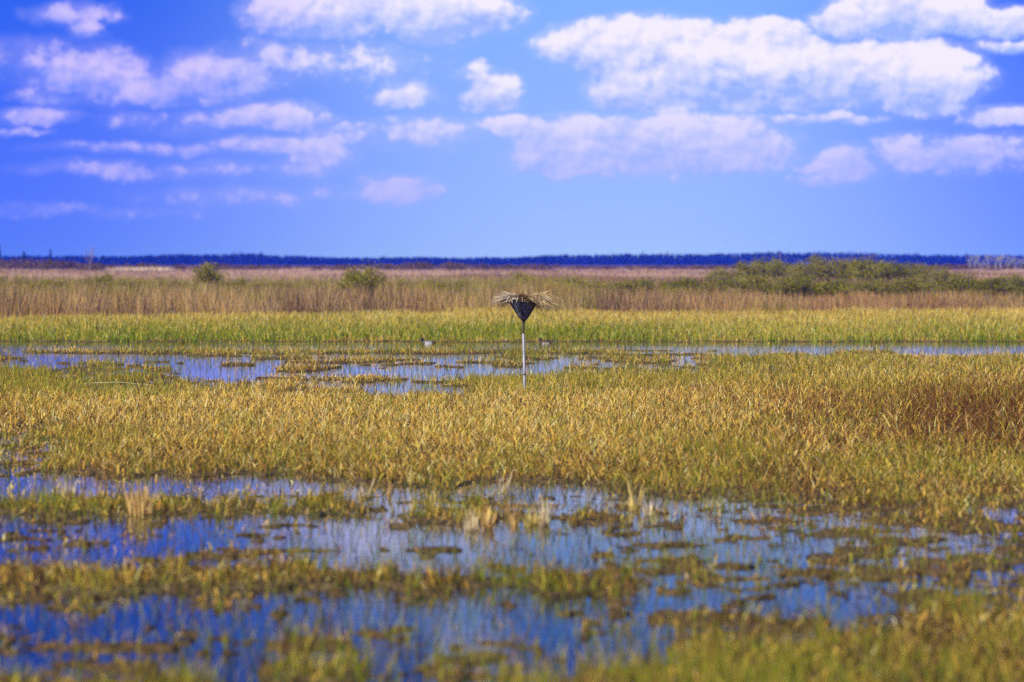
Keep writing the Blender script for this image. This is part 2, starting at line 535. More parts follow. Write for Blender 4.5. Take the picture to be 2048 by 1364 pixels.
def zones(x, y):
    """share of green and of brown among the plants at world (x, y), from the patchwork seen in the photograph"""
    v = VH + F * H / y
    u = 1024 + F * x / y
    g = np.interp(v, [640, 655, 672, 700, 760, 800, 880, 930, 1040, 1150, 1270, 1300, 1400], [.2, .4, .5, .30, .26, .13, .11, .20, .28, .30, .22, .26, .34])
    g = g + .32 * blob(u, v, -900, 430, 715, 792, .3, .5) + .15 * blob(u, v, 950, 1500, 695, 790, .3, .5)
    g = g + (fbm(x * .22, y * .07, 71, 3) - .5) * 1.0 + (fbm(x * 1.1, y * .4, 75, 2) - .5) * .5 + (fbm(x * 2.4, y * 1.7, 77, 2) - .5) * 1.1 * (y < 45)
    br = np.interp(v, [640, 700, 760, 900, 960, 1030, 1150, 1400], [.25, .35, .25, .25, .42, .6, .7, .65])
    br = br + .35 * blob(u, v, 1380, 3000, 745, 930, .25, .5) + .22 * blob(u, v, -900, 480, 790, 960, .3, .5)
    br = br + (fbm(x * .3 + 9, y * .09, 81, 3) - .5) * .9
    rd = .72 * blob(u, v, 1830, 2300, 780, 905, .5, .6) + .25 * blob(u, v, 1560, 1900, 800, 900, .5, .6)
    return np.clip(g, 0.03, .95), np.clip(br, 0, 1), np.clip(rd, 0, 1)


def pick(n, g, br, rd, dark=0.0):
    r = rng.random(n)
    c = GOLD[None] * (1 - .0) * np.ones((n, 1))
    isb = rng.random(n) < br * .8
    c[isb] = BROWN
    isp = rng.random(n) < .32 * (1 - br)
    c[isp] = PALE
    isr = rng.random(n) < rd
    c[(rng.random(n) < dark)] = DARK
    c[isr] = RED
    isg = r < g
    isg &= ~isr
    mixg = rng.random(n)[:, None]
    c[isg] = (GREEN * (1 - mixg) + OLIVE * mixg)[isg]
    c = c * rng.uniform(.52, 1.38, (n, 1)) * (1 + rng.normal(0, .05, (n, 3)))
    return np.clip(c, .01, .85), isg


parts = []
for d0, d1, dens in [(22.5, 32, 420), (32, 45, 320), (45, 62, 260), (62, 90, 175), (90, 138, 80)]:
    x, y = scatter(d0, d1, dens, *((-900, 2950) if d1 < 63 else (-330, 2380)))
    cvr = cover(x, y)
    keep = rng.random(len(x)) < np.clip(sstep(cvr, .42, .85) * (.45 + .95 * fbm(x * .9, y * .4, 97, 2)) + np.interp(y, [30, 50, 60, 85, 90], [.10, .09, .055, .055, .075]) + .16 * cvr, 0, 1)
    x, y, cvr = x[keep], y[keep], cvr[keep]
    # tussocks: pull roots together and let height follow the tussock
    tus = fbm(x * 3.1, y * 1.6, 91, 2)
    n_ = len(x)
    g, br, rd = zones(x, y)
    ct, isg = pick(n_, g, br, rd, np.interp(y, [28, 45, 60, 80], [.48, .42, .14, .03]))
    open_ = cvr < .35
    hgt = np.where(isg, rng.uniform(.16, .36, n_), rng.uniform(.13, .31, n_)) * (.42 + .60 * tus + .42 * fbm(x * .8, y * .35, 93, 2)) * np.where(rd > .4, 1.5, 1.0)
    wet = (cvr < .40) & (rng.random(n_) < .7)           # thin dark and green shoots standing in open water
    ct[wet] = np.where((rng.random(n_) < .55)[:, None], GREEN * rng.uniform(.5, 1.1, (n_, 1)), DARK * rng.uniform(.6, 1.5, (n_, 1)))[wet]
    isg = isg | wet
    hgt = hgt * np.where((cvr < .66) & ~wet, .62, 1.0) * np.interp(y, [24, 45, 60], [.80, .85, 1.0])
    wid = np.where(isg, rng.uniform(.007, .014, n_), rng.uniform(.008, .024, n_)) * np.interp(y, [24, 45, 80, 100], [.65, .68, .82, .95])
    th = np.abs(rng.normal(0, .22, (n_, 1))) + np.cumsum(np.abs(rng.normal(0, .30, (n_, 3))), 1)
    kink = (rng.random(n_) < .60) & ~isg
    th[kink, 2] += rng.uniform(.6, 1.9, kink.sum())
    th[kink, 1] += rng.uniform(.0, .8, kink.sum())
    flat = (rng.random(n_) < np.where(cvr < .66, .42, .13)) & ~isg
    th[flat] = rng.uniform(1.15, 1.5, (flat.sum(), 1)) + rng.normal(0, .12, (flat.sum(), 3))
    th[isg] *= .55
    hd = rng.uniform(0, 2 * np.pi, n_)
    face = rng.normal(0, .8, n_)
    z0 = np.where(cvr > .5, .01, -.03)
    cb = ct * np.where(isg[:, None], np.array([[.9, 1.0, .8]]), np.array([[.85, .78, .7]]))
    tipy = rng.random(n_) < .5
    ct2 = np.where((isg & tipy)[:, None], ct * .45 + GOLD * .5, ct)
    parts.append(blades(np.stack([x, y, z0], -1), hgt, wid, th, hd, face, cb, ct2))


def join(parts):
    vs, qs, ts, cs, o = [], [], [], [], 0
    for a, b_, c_, d_ in parts:
        vs.append(a); qs.append(b_ + o); ts.append(c_ + o); cs.append(d_)
        o += len(a)
    return np.concatenate(vs), [np.concatenate(qs), np.concatenate(ts)], np.concatenate(cs)


LEAF = leaf_mat('dry_and_green_blades', .28)
v_, f_, c_ = join(parts)
tag(link('marsh_grass', np_mesh('marsh_grass', v_, f_, c_, LEAF)), 'golden and green marsh grass standing in the shallow water', kind='stuff')

# the taller band of grass beyond the far water strip
parts = []
for d0, d1, dens in [(133.5, 160, 75), (160, 220, 55)]:
    x, y = scatter(d0, d1, dens)
    v = VH + F * H / y; u = 1024 + F * x / y
    edge = gd(684) + (fbm(x * .5, y * .12, 5, 3) - .5) * 8
    keep = (y > edge) & (y < np.interp(u, [0, 600, 1024, 2048], [172, 182, 194, 204]) + (fbm(x * .22, y * .03, 6, 3) - .5) * 34)
    x, y, u, v = x[keep], y[keep], u[keep], v[keep]
    n_ = len(x)
    g = np.interp(y, [134, 145, 158, 172, 190, 215], [.85, .66, .30, .10, .05, .03]) + (fbm(x * .12, y * .03, 15, 3) - .5) * .9
    g = g * np.interp(u, [1000, 1700], [1.0, .55])
    br = .18 + (fbm(x * .2, y * .05, 25, 3) - .5) * .6
    ct, isg = pick(n_, np.clip(g, .02, .95), np.clip(br, 0, 1), np.zeros(n_))
    ct = ct * np.array([1.04, 1.04, .95])
    hgt = rng.uniform(.28, .56, n_) * np.interp(y, [134, 145, 200], [.75, 1.0, 1.05]) * (.75 + .5 * fbm(x * .6, y * .2, 35, 2))
    wid = rng.uniform(.013, .03, n_)
    th = np.abs(rng.normal(0, .12, (n_, 1))) + np.cumsum(np.abs(rng.normal(0, .13, (n_, 3))), 1)
    kink = rng.random(n_) < .3
    th[kink, 2] += rng.uniform(.5, 1.5, kink.sum())
    cb = np.where((rng.random(n_) < np.interp(y, [134, 160, 200], [.8, .5, .12]))[:, None], GREEN * rng.uniform(1.0, 1.6, (n_, 1)), ct * .85)
    parts.append(blades(np.stack([x, y, np.full(n_, .0)], -1), hgt, wid, th, rng.uniform(0, 6.28, n_), rng.normal(0, .8, n_), cb, ct))
v_, f_, c_ = join(parts)
tag(link('sedge_belt', np_mesh('sedge_belt', v_, f_, c_, LEAF)), 'belt of yellow green sedge behind the far strip of water', kind='stuff')

# tall brown reeds behind the sedge
parts = []
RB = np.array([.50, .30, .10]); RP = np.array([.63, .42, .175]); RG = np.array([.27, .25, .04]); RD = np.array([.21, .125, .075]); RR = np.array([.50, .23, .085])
for d0, d1, dens in [(160, 200, 9.0), (200, 235, 7.5), (235, 300, 6.0), (300, 380, 3.6)]:
    x, y = scatter(d0, d1, dens, -380, 2430)
    u = 1024 + F * x / y
    front = np.interp(u, [0, 600, 1024, 2048], [165, 176, 188, 198]) + (fbm(x * .25, y * .03, 6, 3) - .5) * 36
    keep = (y > front) & (rng.random(len(x)) < np.where((u > 1250) & (y > 262), .25, 1.0))
    x, y, u = x[keep], y[keep], u[keep]
    n_ = len(x)
    k = fbm(x * .085, y * .022, 45, 4)
    k2 = fbm(x * .35 + 7, y * .10, 46, 3)
    gsh = np.clip(np.interp(y, [165, 210, 250, 330, 380], [.16, .26, .42, .66, .6]) + (k - .5) * 2.0 + (fbm(x * .40 + 80, y * .06, 49, 3) - .5) * 1.6 + .30 * (y > 232) * (u < 420), .02, .9)
    r = rng.random(n_)
    ct = np.where((k2 > .5)[:, None], RB, RP) * np.ones((n_, 1))
    dk = rng.random(n_) < np.clip(.42 + (fbm(x * .42 + 50, y * .07, 48, 3) - .5) * 2.4, 0, .9)
    ct[dk] = RD
    rr = rng.random(n_) < np.interp(u, [1150, 1400, 1700, 2050], [.03, .25, .5, .3])
    ct[rr] = RR
    gg = r < gsh
    ct[gg] = RG
    ct = np.clip(ct * rng.uniform(.55, 1.25, (n_, 1)), .01, .8)
    hgt = rng.uniform(.7, 1.8, n_) * (.50 + .95 * fbm(x * .40, y * .07, 47, 3)) * np.interp(u, [1150, 1350, 1600], [1, .80, .62])
    wid = rng.uniform(.014, .034, n_)
    th = np.abs(rng.normal(0, .11, (n_, 1))) + np.cumsum(np.abs(rng.normal(0, .10, (n_, 3))), 1)
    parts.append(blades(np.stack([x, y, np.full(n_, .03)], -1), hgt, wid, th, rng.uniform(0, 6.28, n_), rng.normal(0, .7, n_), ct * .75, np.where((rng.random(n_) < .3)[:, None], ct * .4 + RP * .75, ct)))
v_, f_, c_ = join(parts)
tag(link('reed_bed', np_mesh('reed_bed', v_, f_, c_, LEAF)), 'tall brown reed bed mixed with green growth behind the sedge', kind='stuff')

# pale pink meadow far behind the reeds
parts = []
for d0, d1, dens in [(380, 520, 1.3), (520, 800, .6), (800, 1300, .28)]:
    x, y = scatter(d0, d1, dens, -380, 2430)
    n_ = len(x)
    k = fbm(x * .05, y * .012, 55, 3)
    ct = np.where((k > .56)[:, None], np.array([.34, .20, .11]), np.array([.60, .38, .25])) * rng.uniform(.75, 1.2, (n_, 1))
    hgt = rng.uniform(.85, 1.35, n_)
    wid = rng.uniform(.10, .2, n_) * np.interp(y, [380, 1300], [.6, 1.6])
    th = np.abs(rng.normal(0, .10, (n_, 1))) + np.cumsum(np.abs(rng.normal(0, .08, (n_, 3))), 1)
    parts.append(blades(np.stack([x, y, np.full(n_, .03)], -1), hgt, wid, th, rng.uniform(0, 6.28, n_), rng.normal(0, .7, n_), ct * .8, ct))
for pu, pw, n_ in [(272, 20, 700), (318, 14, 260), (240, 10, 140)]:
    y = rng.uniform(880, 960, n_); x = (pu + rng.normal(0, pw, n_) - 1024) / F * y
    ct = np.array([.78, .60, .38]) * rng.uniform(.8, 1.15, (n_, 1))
    th = np.abs(rng.normal(0, .10, (n_, 1))) + np.cumsum(np.abs(rng.normal(0, .08, (n_, 3))), 1)
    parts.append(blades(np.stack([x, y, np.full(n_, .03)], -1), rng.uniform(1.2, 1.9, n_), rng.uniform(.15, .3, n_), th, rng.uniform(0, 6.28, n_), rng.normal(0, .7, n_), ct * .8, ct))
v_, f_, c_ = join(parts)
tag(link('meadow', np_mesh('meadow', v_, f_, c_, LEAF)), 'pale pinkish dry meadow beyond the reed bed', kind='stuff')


# ------------------------------------------------------------------ leaf clouds, stems, trees
def quads_cloud(centers, size, col, tilt=1.0, r=rng):
    n = len(centers)
    a = r.normal(0, 1, (n, 3)); a /= np.linalg.norm(a, axis=1)[:, None]
    b_ = r.normal(0, 1, (n, 3)); b_ -= (a * b_).sum(1)[:, None] * a; b_ /= np.linalg.norm(b_, axis=1)[:, None]
    s = size[:, None]
    v = np.stack([centers - a * s - b_ * s * .45, centers + a * s - b_ * s * .3, centers + a * s * 1.15 + b_ * s * .4, centers - a * s * .8 + b_ * s * .5], 1)
    q = (np.arange(n) * 4)[:, None] + np.array([[0, 1, 2, 3]])
    return v.reshape(-1, 3), q, np.repeat(col, 4, 0)


def tube(path, r0, r1, sides=5):
    path = [Vector(p) for p in path]
    vs, fs = [], []
    n = len(path)
    for i, p in enumerate(path):
        t = (path[min(i + 1, n - 1)] - path[max(i - 1, 0)]).normalized()
        a = t.orthogonal().normalized(); b_ = t.cross(a)
        r = r0 + (r1 - r0) * i / (n - 1)
        for k in range(sides):
            an = 2 * math.pi * k / sides
            vs.append(p + (a * math.cos(an) + b_ * math.sin(an)) * r)
    for i in range(n - 1):
        for k in range(sides):
            fs.append((i * sides + k, i * sides + (k + 1) % sides, (i + 1) * sides + (k + 1) % sides, (i + 1) * sides + k))
    return np.array([v[:] for v in vs]), np.array(fs)


def tubes(list_, sides=5):
    vs, fs, o = [], [], 0
    for path, r0, r1 in list_:
        v, f = tube(path, r0, r1, sides)
        vs.append(v); fs.append(f + o); o += len(v)
    return np.concatenate(vs), np.concatenate(fs)


SHRUBLEAF = leaf_mat('willow_leaves', .3)
BARK = pbr('grey_brown_bark', (.07, .055, .04), (.14, .11, .08), 6, .9)
PALEBARK = pbr('pale_grey_bark', (.28, .27, .29), (.44, .42, .44), 5, .9)


def shrub_proto(seed, w, h, hue):
    r = np.random.default_rng(seed)
    stems = []
    nb = 16
    tips = []
    for i in range(nb):
        a = 2 * math.pi * i / nb + r.uniform(-.3, .3)
        s = r.uniform(.15, .95) * w / 2
        top = r.uniform(.55, .95) * h * math.sqrt(max(.1, 1 - (s / (w / 2)) ** 2 * .6))
        p0 = Vector((math.cos(a) * .12, math.sin(a) * .12, 0)); p2 = Vector((math.cos(a) * s, math.sin(a) * s, top))
        p1 = Vector((p2.x * .35, p2.y * .35, top * .55))
        stems.append(([p0, p1, p2], .03, .008))
        tips.append((p1, p2))
    # clumps of leaves along the stems and in an uneven dome
    cs = []
    ncl = 50
    for i in range(ncl):
        p1, p2 = tips[i % nb]
        t = r.uniform(.15, 1.1)
        c = p1.lerp(p2, t) + Vector(r.normal(0, .16, 3)) * (w * .35)
        c.z = min(max(c.z, .25 * h * r.uniform(.3, 1)), h * r.uniform(.86, 1.0))
        cs.append(c[:])
    cs = np.array(cs)
    nper = 130
    rad = r.uniform(.10, .24, ncl) * w * .5
    pts = np.repeat(cs, nper, 0) + r.normal(0, 1, (ncl * nper, 3)) * np.repeat(rad, nper)[:, None] * np.array([1, 1, .75])
    pts[:, 2] = np.clip(pts[:, 2], .05, None)
    cl = np.repeat(r.uniform(.5, 1.4, (ncl, 1)), nper, 0)
    a_, b_ = hue
    mixv = np.repeat(r.random((ncl, 1)), nper, 0) * .7 + r.random((len(pts), 1)) * .3
    col = (np.array(a_) * (1 - mixv) + np.array(b_) * mixv) * cl * r.uniform(.75, 1.25, (len(pts), 1))
    v, q_, c = quads_cloud(pts, r.uniform(.032, .066, len(pts)) * (w / 3.6) ** .5, col, r=r)
    fo = np_mesh('foliage', v, [q_], c, SHRUBLEAF)
    sv, sf = tubes(stems)
    st = np_mesh('stems', sv, [sf], None, BARK, True)
    return fo, st


HY = ((.24, .215, .022), (.50, .42, .050))
HO = ((.19, .175, .035), (.36, .30, .065))
HM = ((.17, .165, .024), (.42, .36, .045))
HD = ((.125, .135, .024), (.27, .22, .042))
PROTO = [shrub_proto(100 + i, 3.6, 2.6, hu) for i, hu in enumerate([HY, HO, HD, HM, HY, HD, HO])]


def shrub(u, top, wpx, d, proto, label, group, base=0.03, cat='shrub'):
    p = at(u, VH, d)
    h = at(u, top, d).z - base
    w = wpx / F * d
    o = empty('willow_shrub', (p.x, d, base), random.uniform(0, 6.28))
    o.scale = (w / 3.6, w / 3.6, h / 2.6)
    tag(o, label, cat, group)
    fo, st = PROTO[proto]
    link('foliage', fo, o); link('stems', st, o)
    return o


shrub(724, 521, 100, 238, 3, 'rounded yellow green willow shrub standing alone left of the nest pole', None)
shrub(414, 524, 84, 300, 1, 'dull olive willow shrub standing alone in the reeds far to the left', None)
shrub(1048, 541, 72, 300, 4, 'low yellowish shrub in the reeds straight behind the straw nest', None)
G1 = 'willow shrubs of the tall back thicket on the right'
ORD = ['first', 'second', 'third', 'fourth', 'fifth', 'sixth', 'seventh', 'eighth', 'ninth', 'tenth', 'eleventh', 'twelfth', 'thirteenth', 'fourteenth', 'fifteenth', 'sixteenth', 'seventeenth', 'eighteenth', 'nineteenth']
for k, (u, top, w, pr) in enumerate([(1440, 534, 90, 6), (1496, 522, 86, 1), (1542, 507, 104, 3), (1600, 521, 88, 6), (1648, 510, 104, 1), (1696, 515, 92, 4), (1742, 507, 112, 3), (1788, 517, 84, 5), (1832, 522, 96, 2), (1882, 532, 84, 6)]):
    shrub(u, top, w, 400 + (k % 3) * 12, pr, 'tall olive willow, %s from the low left end of the tall thicket on the right' % ORD[k], G1)
G2 = 'low willow shrubs in front of the thicket on the right'
for k in range(19):
    u = 1165 + k * 52 + random.uniform(-12, 12)
    top = np.interp(u, [1165, 1350, 1500, 1700, 1850, 2100], [562, 553, 548, 550, 545, 549]) + random.uniform(-5, 11)
    shrub(u, top, random.uniform(95, 130), random.uniform(246, 275), [6, 1, 2, 3, 5, 2][k % 6], 'low olive shrub in the brown reeds below the thicket, %s from its left end' % ORD[k], G2)
G3 = 'low green shrubs in the reeds on the left'
for k, u in enumerate([-20, 40, 100, 160, 205, 250, 310, 365, 470, 520, 590]):
    top = [552, 549, 550, 553, 547, 553, 554, 558, 555, 559, 558][k]
    shrub(u, top, random.uniform(70, 105), random.uniform(255, 300), [1, 6, 3, 2][k % 4], 'low green shrub in the reeds left of the lone willow, %s from the left edge' % ORD[k], G3)
G4 = 'low green shrubs in the reeds near the nest pole'
for k, u in enumerate([645, 800, 855, 915, 985, 1105, 1140]):
    shrub(u, [558, 556, 558, 560, 561, 556, 554][k], random.uniform(70, 95), random.uniform(255, 300), [1, 6, 4][k % 3], 'low faint green shrub in the reeds behind the nest pole, %s from the left' % ORD[k], G4)


def bare_tree(seed, h, spread, twigs=5, lev=4, thick=.018):
    r = random.Random(seed)
    trunk, crown = [], []

    def grow(p, d, ln, rad, lv):
        q_ = p + d * ln
        mid = p.lerp(q_, .5) + Vector((r.uniform(-1, 1), r.uniform(-1, 1), r.uniform(-.5, .5))) * ln * .08
        (trunk if lv >= lev - 0 else crown).append(([p, mid, q_], rad, rad * .6))
        if lv == 0: return
        for _ in range(twigs if lv < lev else twigs + 2):
            s = r.uniform(.45, 1.0)
            nd = (d + Vector((r.uniform(-1, 1), r.uniform(-1, 1), r.uniform(-.15, .7))) * spread).normalized()
            grow(p.lerp(q_, s), nd, ln * r.uniform(.45, .68), rad * .5, lv - 1)
    grow(Vector((0, 0, 0)), Vector((r.uniform(-.06, .06), 0, 1)).normalized(), h * .45, h * thick + .012, lev)
    return trunk, crown


def place_tree(u, top, d, seed, label, mat, group=None, spread=.8, twigs=3, lev=4, name='bare_tree', wscale=1.0, thick=.014):
    p = at(u, VH, d)
    h = at(u, top, d).z
    tr, cr = bare_tree(seed, h, spread, twigs, lev, thick)
    zmax = max(q_.z for pth, *_ in cr for q_ in pth)
    o = empty(name, (p.x, d, 0.0))
    s = h / zmax
    o.scale = (s * wscale, s * wscale, s)
    v, f = tubes(tr, 6); link('trunk', np_mesh('trunk', v, [f], None, mat, True), o)
    v, f = tubes(cr, 3); link('crown', np_mesh('crown', v, [f], None, mat), o)
    tag(o, label, 'tree', group)
    return o


PINKTWIG = pbr('pinkish_twigs', (.27, .18, .17), (.38, .27, .25), 5, .9)
place_tree(180, 488, 700, 3, 'lone bare pinkish tree standing above the skyline on the far left', PINKTWIG, spread=.75, wscale=.75)
G5 = 'bare grey trees at the far right edge'
for k, (u, top) in enumerate([(1938, 510), (1950, 506), (1962, 507), (1976, 505), (1990, 503), (2002, 506), (2016, 511), (2030, 509), (2044, 511), (2060, 508)]):
    place_tree(u, top - 1, 800 + 12 * (k % 4), 20 + k, 'bare pale grey tree at the far right, %s from the left of its row' % ORD[k], PALEBARK, G5, spread=.9, wscale=.9, twigs=4, thick=.012)

# far conifers standing in front of the wood on the left
DARKLEAF = leaf_mat('dark_needles', .1)


def spruce(u, top, wpx, d, label, seed):
    r = np.random.default_rng(seed)
    p = at(u, VH, d); h = at(u, top, d).z; w = wpx / F * d
    o = empty('spruce_tree', (p.x, d, 0.0))
    n_ = 900
    t = r.random(n_) ** .7
    lay = np.floor(t * 11) / 11 + r.uniform(0, .05, n_)
    rad = (1 - lay) * w / 2 * np.sqrt(r.random(n_)) * r.uniform(.6, 1.15, n_)
    an = r.uniform(0, 6.28, n_)
    pts = np.stack([np.cos(an) * rad, np.sin(an) * rad, h * (.12 + .88 * lay) - rad * .25], -1)
    v, q_, c = quads_cloud(pts, r.uniform(.18, .4, n_), np.array([[.028, .042, .022]]) * r.uniform(.7, 1.3, (n_, 1)), r=r)
    link('crown', np_mesh('crown', v, [q_], c, DARKLEAF), o)
    sv, sf = tubes([([(0, 0, 0), (0, 0, h * .5), (0, 0, h * .98)], .18, .03)], 6)
    link('trunk', np_mesh('trunk', sv, [sf], None, BARK, True), o)
    tag(o, label, 'tree')


spruce(48, 502, 26, 2200, 'dark broad spruce on the skyline at the far left', 1)
spruce(101, 497, 11, 2200, 'thin dark spruce on the skyline between the broad spruce and the bare tree', 2)
spruce(-1, 489, 14, 2200, 'tall thin spruce cut by the left edge of the view', 3)

# brown shrub belt far behind the meadow (reads as one mass)
u = []
lumps = []
r = np.random.default_rng(77)
for k in range(520):
    uu = r.uniform(-380, 2430)
    d = r.uniform(900, 1400)
    top = np.interp(uu, [-400, 0, 60, 130, 170, 240, 420, 560, 700, 800, 850, 890, 1000, 1100, 1150, 1250, 1400, 1600, 2430],
                    [514, 515, 515, 518, 524, 526, 526, 530, 528, 526, 521, 522, 528, 526, 530, 531, 529, 527, 524])
    h = at(uu, top, d).z * r.uniform(.8, 1.04)
    lumps.append(((uu - 1024) / F * d, d, h, r.uniform(2.5, 6.5), r.uniform(.6, 1.3), r.random()))
P_, S_, C_ = [], [], []
for x, y, h, w, sh, hue in lumps:
    n_ = 230
    a = r.uniform(0, 6.28, n_); rr_ = np.sqrt(r.random(n_)) * w / 2
    zc = h * (r.random(n_) ** .8) * np.sqrt(np.clip(1 - (rr_ / (w / 2)) ** 2 * .8, 0, 1))
    P_.append(np.stack([x + np.cos(a) * rr_, y + np.sin(a) * rr_, zc], -1))
    S_.append(r.uniform(.12, .28, n_))
    c = np.array([.135, .075, .060]) * (1 - hue) + np.array([.17, .115, .060]) * hue
    C_.append(c[None] * sh * r.uniform(.7, 1.3, (n_, 1)))
v, q_, c = quads_cloud(np.concatenate(P_), np.concatenate(S_), np.concatenate(C_), r=r)
tag(link('thicket', np_mesh('thicket', v, [q_], c, SHRUBLEAF)), 'low purple brown thicket along the far side of the marsh', kind='stuff')

# pale patches of dry grass before the thicket on the left
# far wood
P_, S_, C_ = [], [], []
r = np.random.default_rng(99)
FD = 4200.0
for k in range(3400):
    uu = r.uniform(-420, 2470)
    d = FD + r.uniform(-120, 160)
    top = np.interp(uu, [-420, 0, 250, 420, 520, 600, 700, 850, 1000, 1100, 1200, 1400, 1560, 1700, 1830, 1920, 2048, 2470],
                    [511, 513, 510.5, 509, 508, 512, 514, 515, 514, 511, 508, 507, 505, 505, 508, 510, 510, 509])
    top += 4.5 * (float(fbm(np.array([uu * .02]), np.array([3.0]), 67, 3)[0]) - .5)
    h = at(uu, top, d).z * r.uniform(.82, 1.04)
    if r.random() < .03: h *= 1.16
    con = r.random() < .4
    w = r.uniform(3.0, 5.0) if con else r.uniform(5, 9)
    n_ = 84
    t = r.random(n_) ** 1.25
    rad = w / 2 * np.sqrt(r.random(n_)) * ((1 - t) ** .8 + .08 if con else np.sqrt(np.clip(1 - (2 * t - .9) ** 2 * .8, .05, 1)))
    a = r.uniform(0, 6.28, n_)
    x = (uu - 1024) / F * d
    P_.append(np.stack([x + np.cos(a) * rad, d + np.sin(a) * rad, h * (.06 + .94 * t)], -1))
    S_.append(r.uniform(.6, 1.4, n_) * (1 - .45 * t))
    C_.append(np.array([[.012, .022, .014]]) * r.uniform(.6, 1.4, (n_, 1)))
v, q_, c = quads_cloud(np.concatenate(P_), np.concatenate(S_), np.concatenate(C_), r=r)
tag(link('forest', np_mesh('forest', v, [q_], c, DARKLEAF)), 'distant dark wood along the horizon fading to blue', kind='stuff')

# ------------------------------------------------------------------ nest stand
D1 = 80.5
bpx = at(1049.5, 788, D1)
K1 = D1 / F                       # metres per photo pixel at the stand
stand = tag(empty('nest_stand', (bpx.x, D1, 0.0)), 'dark cone shaped nest basket on a thin white metal pole in the marsh', 'nest stand')
OX = bpx.x


def loc(u, v):                   # local coordinates of the stand for a photo pixel
    p = at(u, v, D1)
    return Vector((p.x - OX, 0, p.z))


WHITE = pbr('weathered_galvanised_pipe', (.30, .31, .35), (.60, .60, .63), 9, .5, 0, (1, 1, .35), metal=.15)
RUST = pbr('rusty_dark_rod', (.035, .022, .018), (.09, .055, .035), 20, .7)
pb, pj, pt = loc(1049.8, 795), loc(1049, 749), loc(1046.8, 667)
pb.z = -.35
v, f = tube([pb, pj, pj.lerp(pt, .5), pt], .027, .024, 16)
link('lower_pipe', np_mesh('lower_pipe', v, [f], None, WHITE, True), stand)
v, f = tube([pj + Vector((0, 0, -.012)), pj + Vector((0, 0, .012))], .030, .030, 16)
link('pipe_joint', np_mesh('pipe_joint', v, [f], None, RUST, True), stand)
ap = loc(1047.2, 641)
v, f = tube([pt + Vector((0, 0, -.06)), pt.lerp(ap, .5), ap + Vector((0, 0, .05))], .021, .024, 12)
link('upper_rod', np_mesh('upper_rod', v, [f], None, RUST, True), stand)
v, f = tube([ap + Vector((0, 0, -.05)), ap + Vector((0, 0, .0)), ap + Vector((0, 0, .03))], .034, .036, 12)
link('collar', np_mesh('collar', v, [f], None, RUST, True), stand)
# cone basket: open cone of dark wire cloth with a slight belly, double walled
rimz = loc(1046, 601).z
ctr = loc(1046, 601)
RAD = 30.5 * K1
hh = rimz - ap.z
rings, segs = 16, 64
vs_, fs_ = [], []
rr = random.Random(4)
for side, off in ((0, 0.0), (1, -.006)):
    for i in range(rings + 1):
        t = i / rings
        rad = .022 + (RAD - .022) * (t ** .86) + off
        for k in range(segs):
            a = 2 * math.pi * k / segs
            wob = 1 + .018 * math.sin(3 * a + 1) * t + .012 * math.sin(7 * a + 5 * t)
            cx = ap.x + (ctr.x - ap.x) * t
            sag = .03 * t * math.sin(a - .6)
            vs_.append((cx + math.cos(a) * rad * wob, math.sin(a) * rad * wob, ap.z + hh * t + sag * .8))
nn = (rings + 1) * segs
for s in (0, 1):
    for i in range(rings):
        for k in range(segs):
            A = s * nn + i * segs + k; B = s * nn + i * segs + (k + 1) % segs
            fs_.append((A, B, B + segs, A + segs) if s == 0 else (A, A + segs, B + segs, B))
for k in range(segs):
    A = rings * segs + k; B = rings * segs + (k + 1) % segs
    fs_.append((A, B, B + nn, A + nn))
m, n, l = mat_new('dark_wire_cloth')
b = n.new('ShaderNodeBsdfPrincipled'); o = n.new('ShaderNodeOutputMaterial'); l.new(b.outputs[0], o.inputs[0])
b.inputs['Roughness'].default_value = .75
t = n.new('ShaderNodeTexCoord')
no = n.new('ShaderNodeTexNoise'); no.inputs['Scale'].default_value = 16; no.inputs['Detail'].default_value = 6
mp = n.new('ShaderNodeMapping'); mp.inputs['Scale'].default_value = (1, 1, 2.2); mp.inputs['Rotation'].default_value = (0, .5, 0)
l.new(t.outputs['Object'], mp.inputs[0]); l.new(mp.outputs[0], no.inputs['Vector'])
rp = n.new('ShaderNodeValToRGB')
rp.color_ramp.elements[0].position = .4; rp.color_ramp.elements[0].color = (.07, .068, .075, 1)
rp.color_ramp.elements[1].position = .66; rp.color_ramp.elements[1].color = (.34, .33, .35, 1)
l.new(no.outputs['Fac'], rp.inputs[0]); l.new(rp.outputs[0], b.inputs['Base Color'])
bp = n.new('ShaderNodeBump'); bp.inputs['Strength'].default_value = .6; bp.inputs['Distance'].default_value = .01
l.new(no.outputs['Fac'], bp.inputs['Height']); l.new(bp.outputs[0], b.inputs['Normal'])
link('cone_basket', np_mesh('cone_basket', np.array(vs_), [np.array(fs_)], None, m, True), stand)
ribs = []
for a in (-math.pi / 2 - .22, -math.pi / 2 + 1.15, .3, 1.6, 2.8):
    pth = []
    for i in range(7):
        tt = i / 6
        rad = .022 + (RAD - .022) * (tt ** .86) + .010
        pth.append((ap.x + (ctr.x - ap.x) * tt + math.cos(a) * rad, math.sin(a) * rad, ap.z + hh * tt + .024 * tt * math.sin(a - .6)))
    v, f = tube(pth, .013, .010, 6)
    link('rib', np_mesh('rib', v, [f], None, RUST, True), stand)
pth = []
for k in range(33):
    a = 2 * math.pi * k / 32
    pth.append((ctr.x + math.cos(a) * (RAD + .004), math.sin(a) * (RAD + .004), rimz + .024 * math.sin(a - .6)))
v, f = tube(pth, .012, .012, 6)
link('rim', np_mesh('rim', v, [f], None, RUST, True), stand)

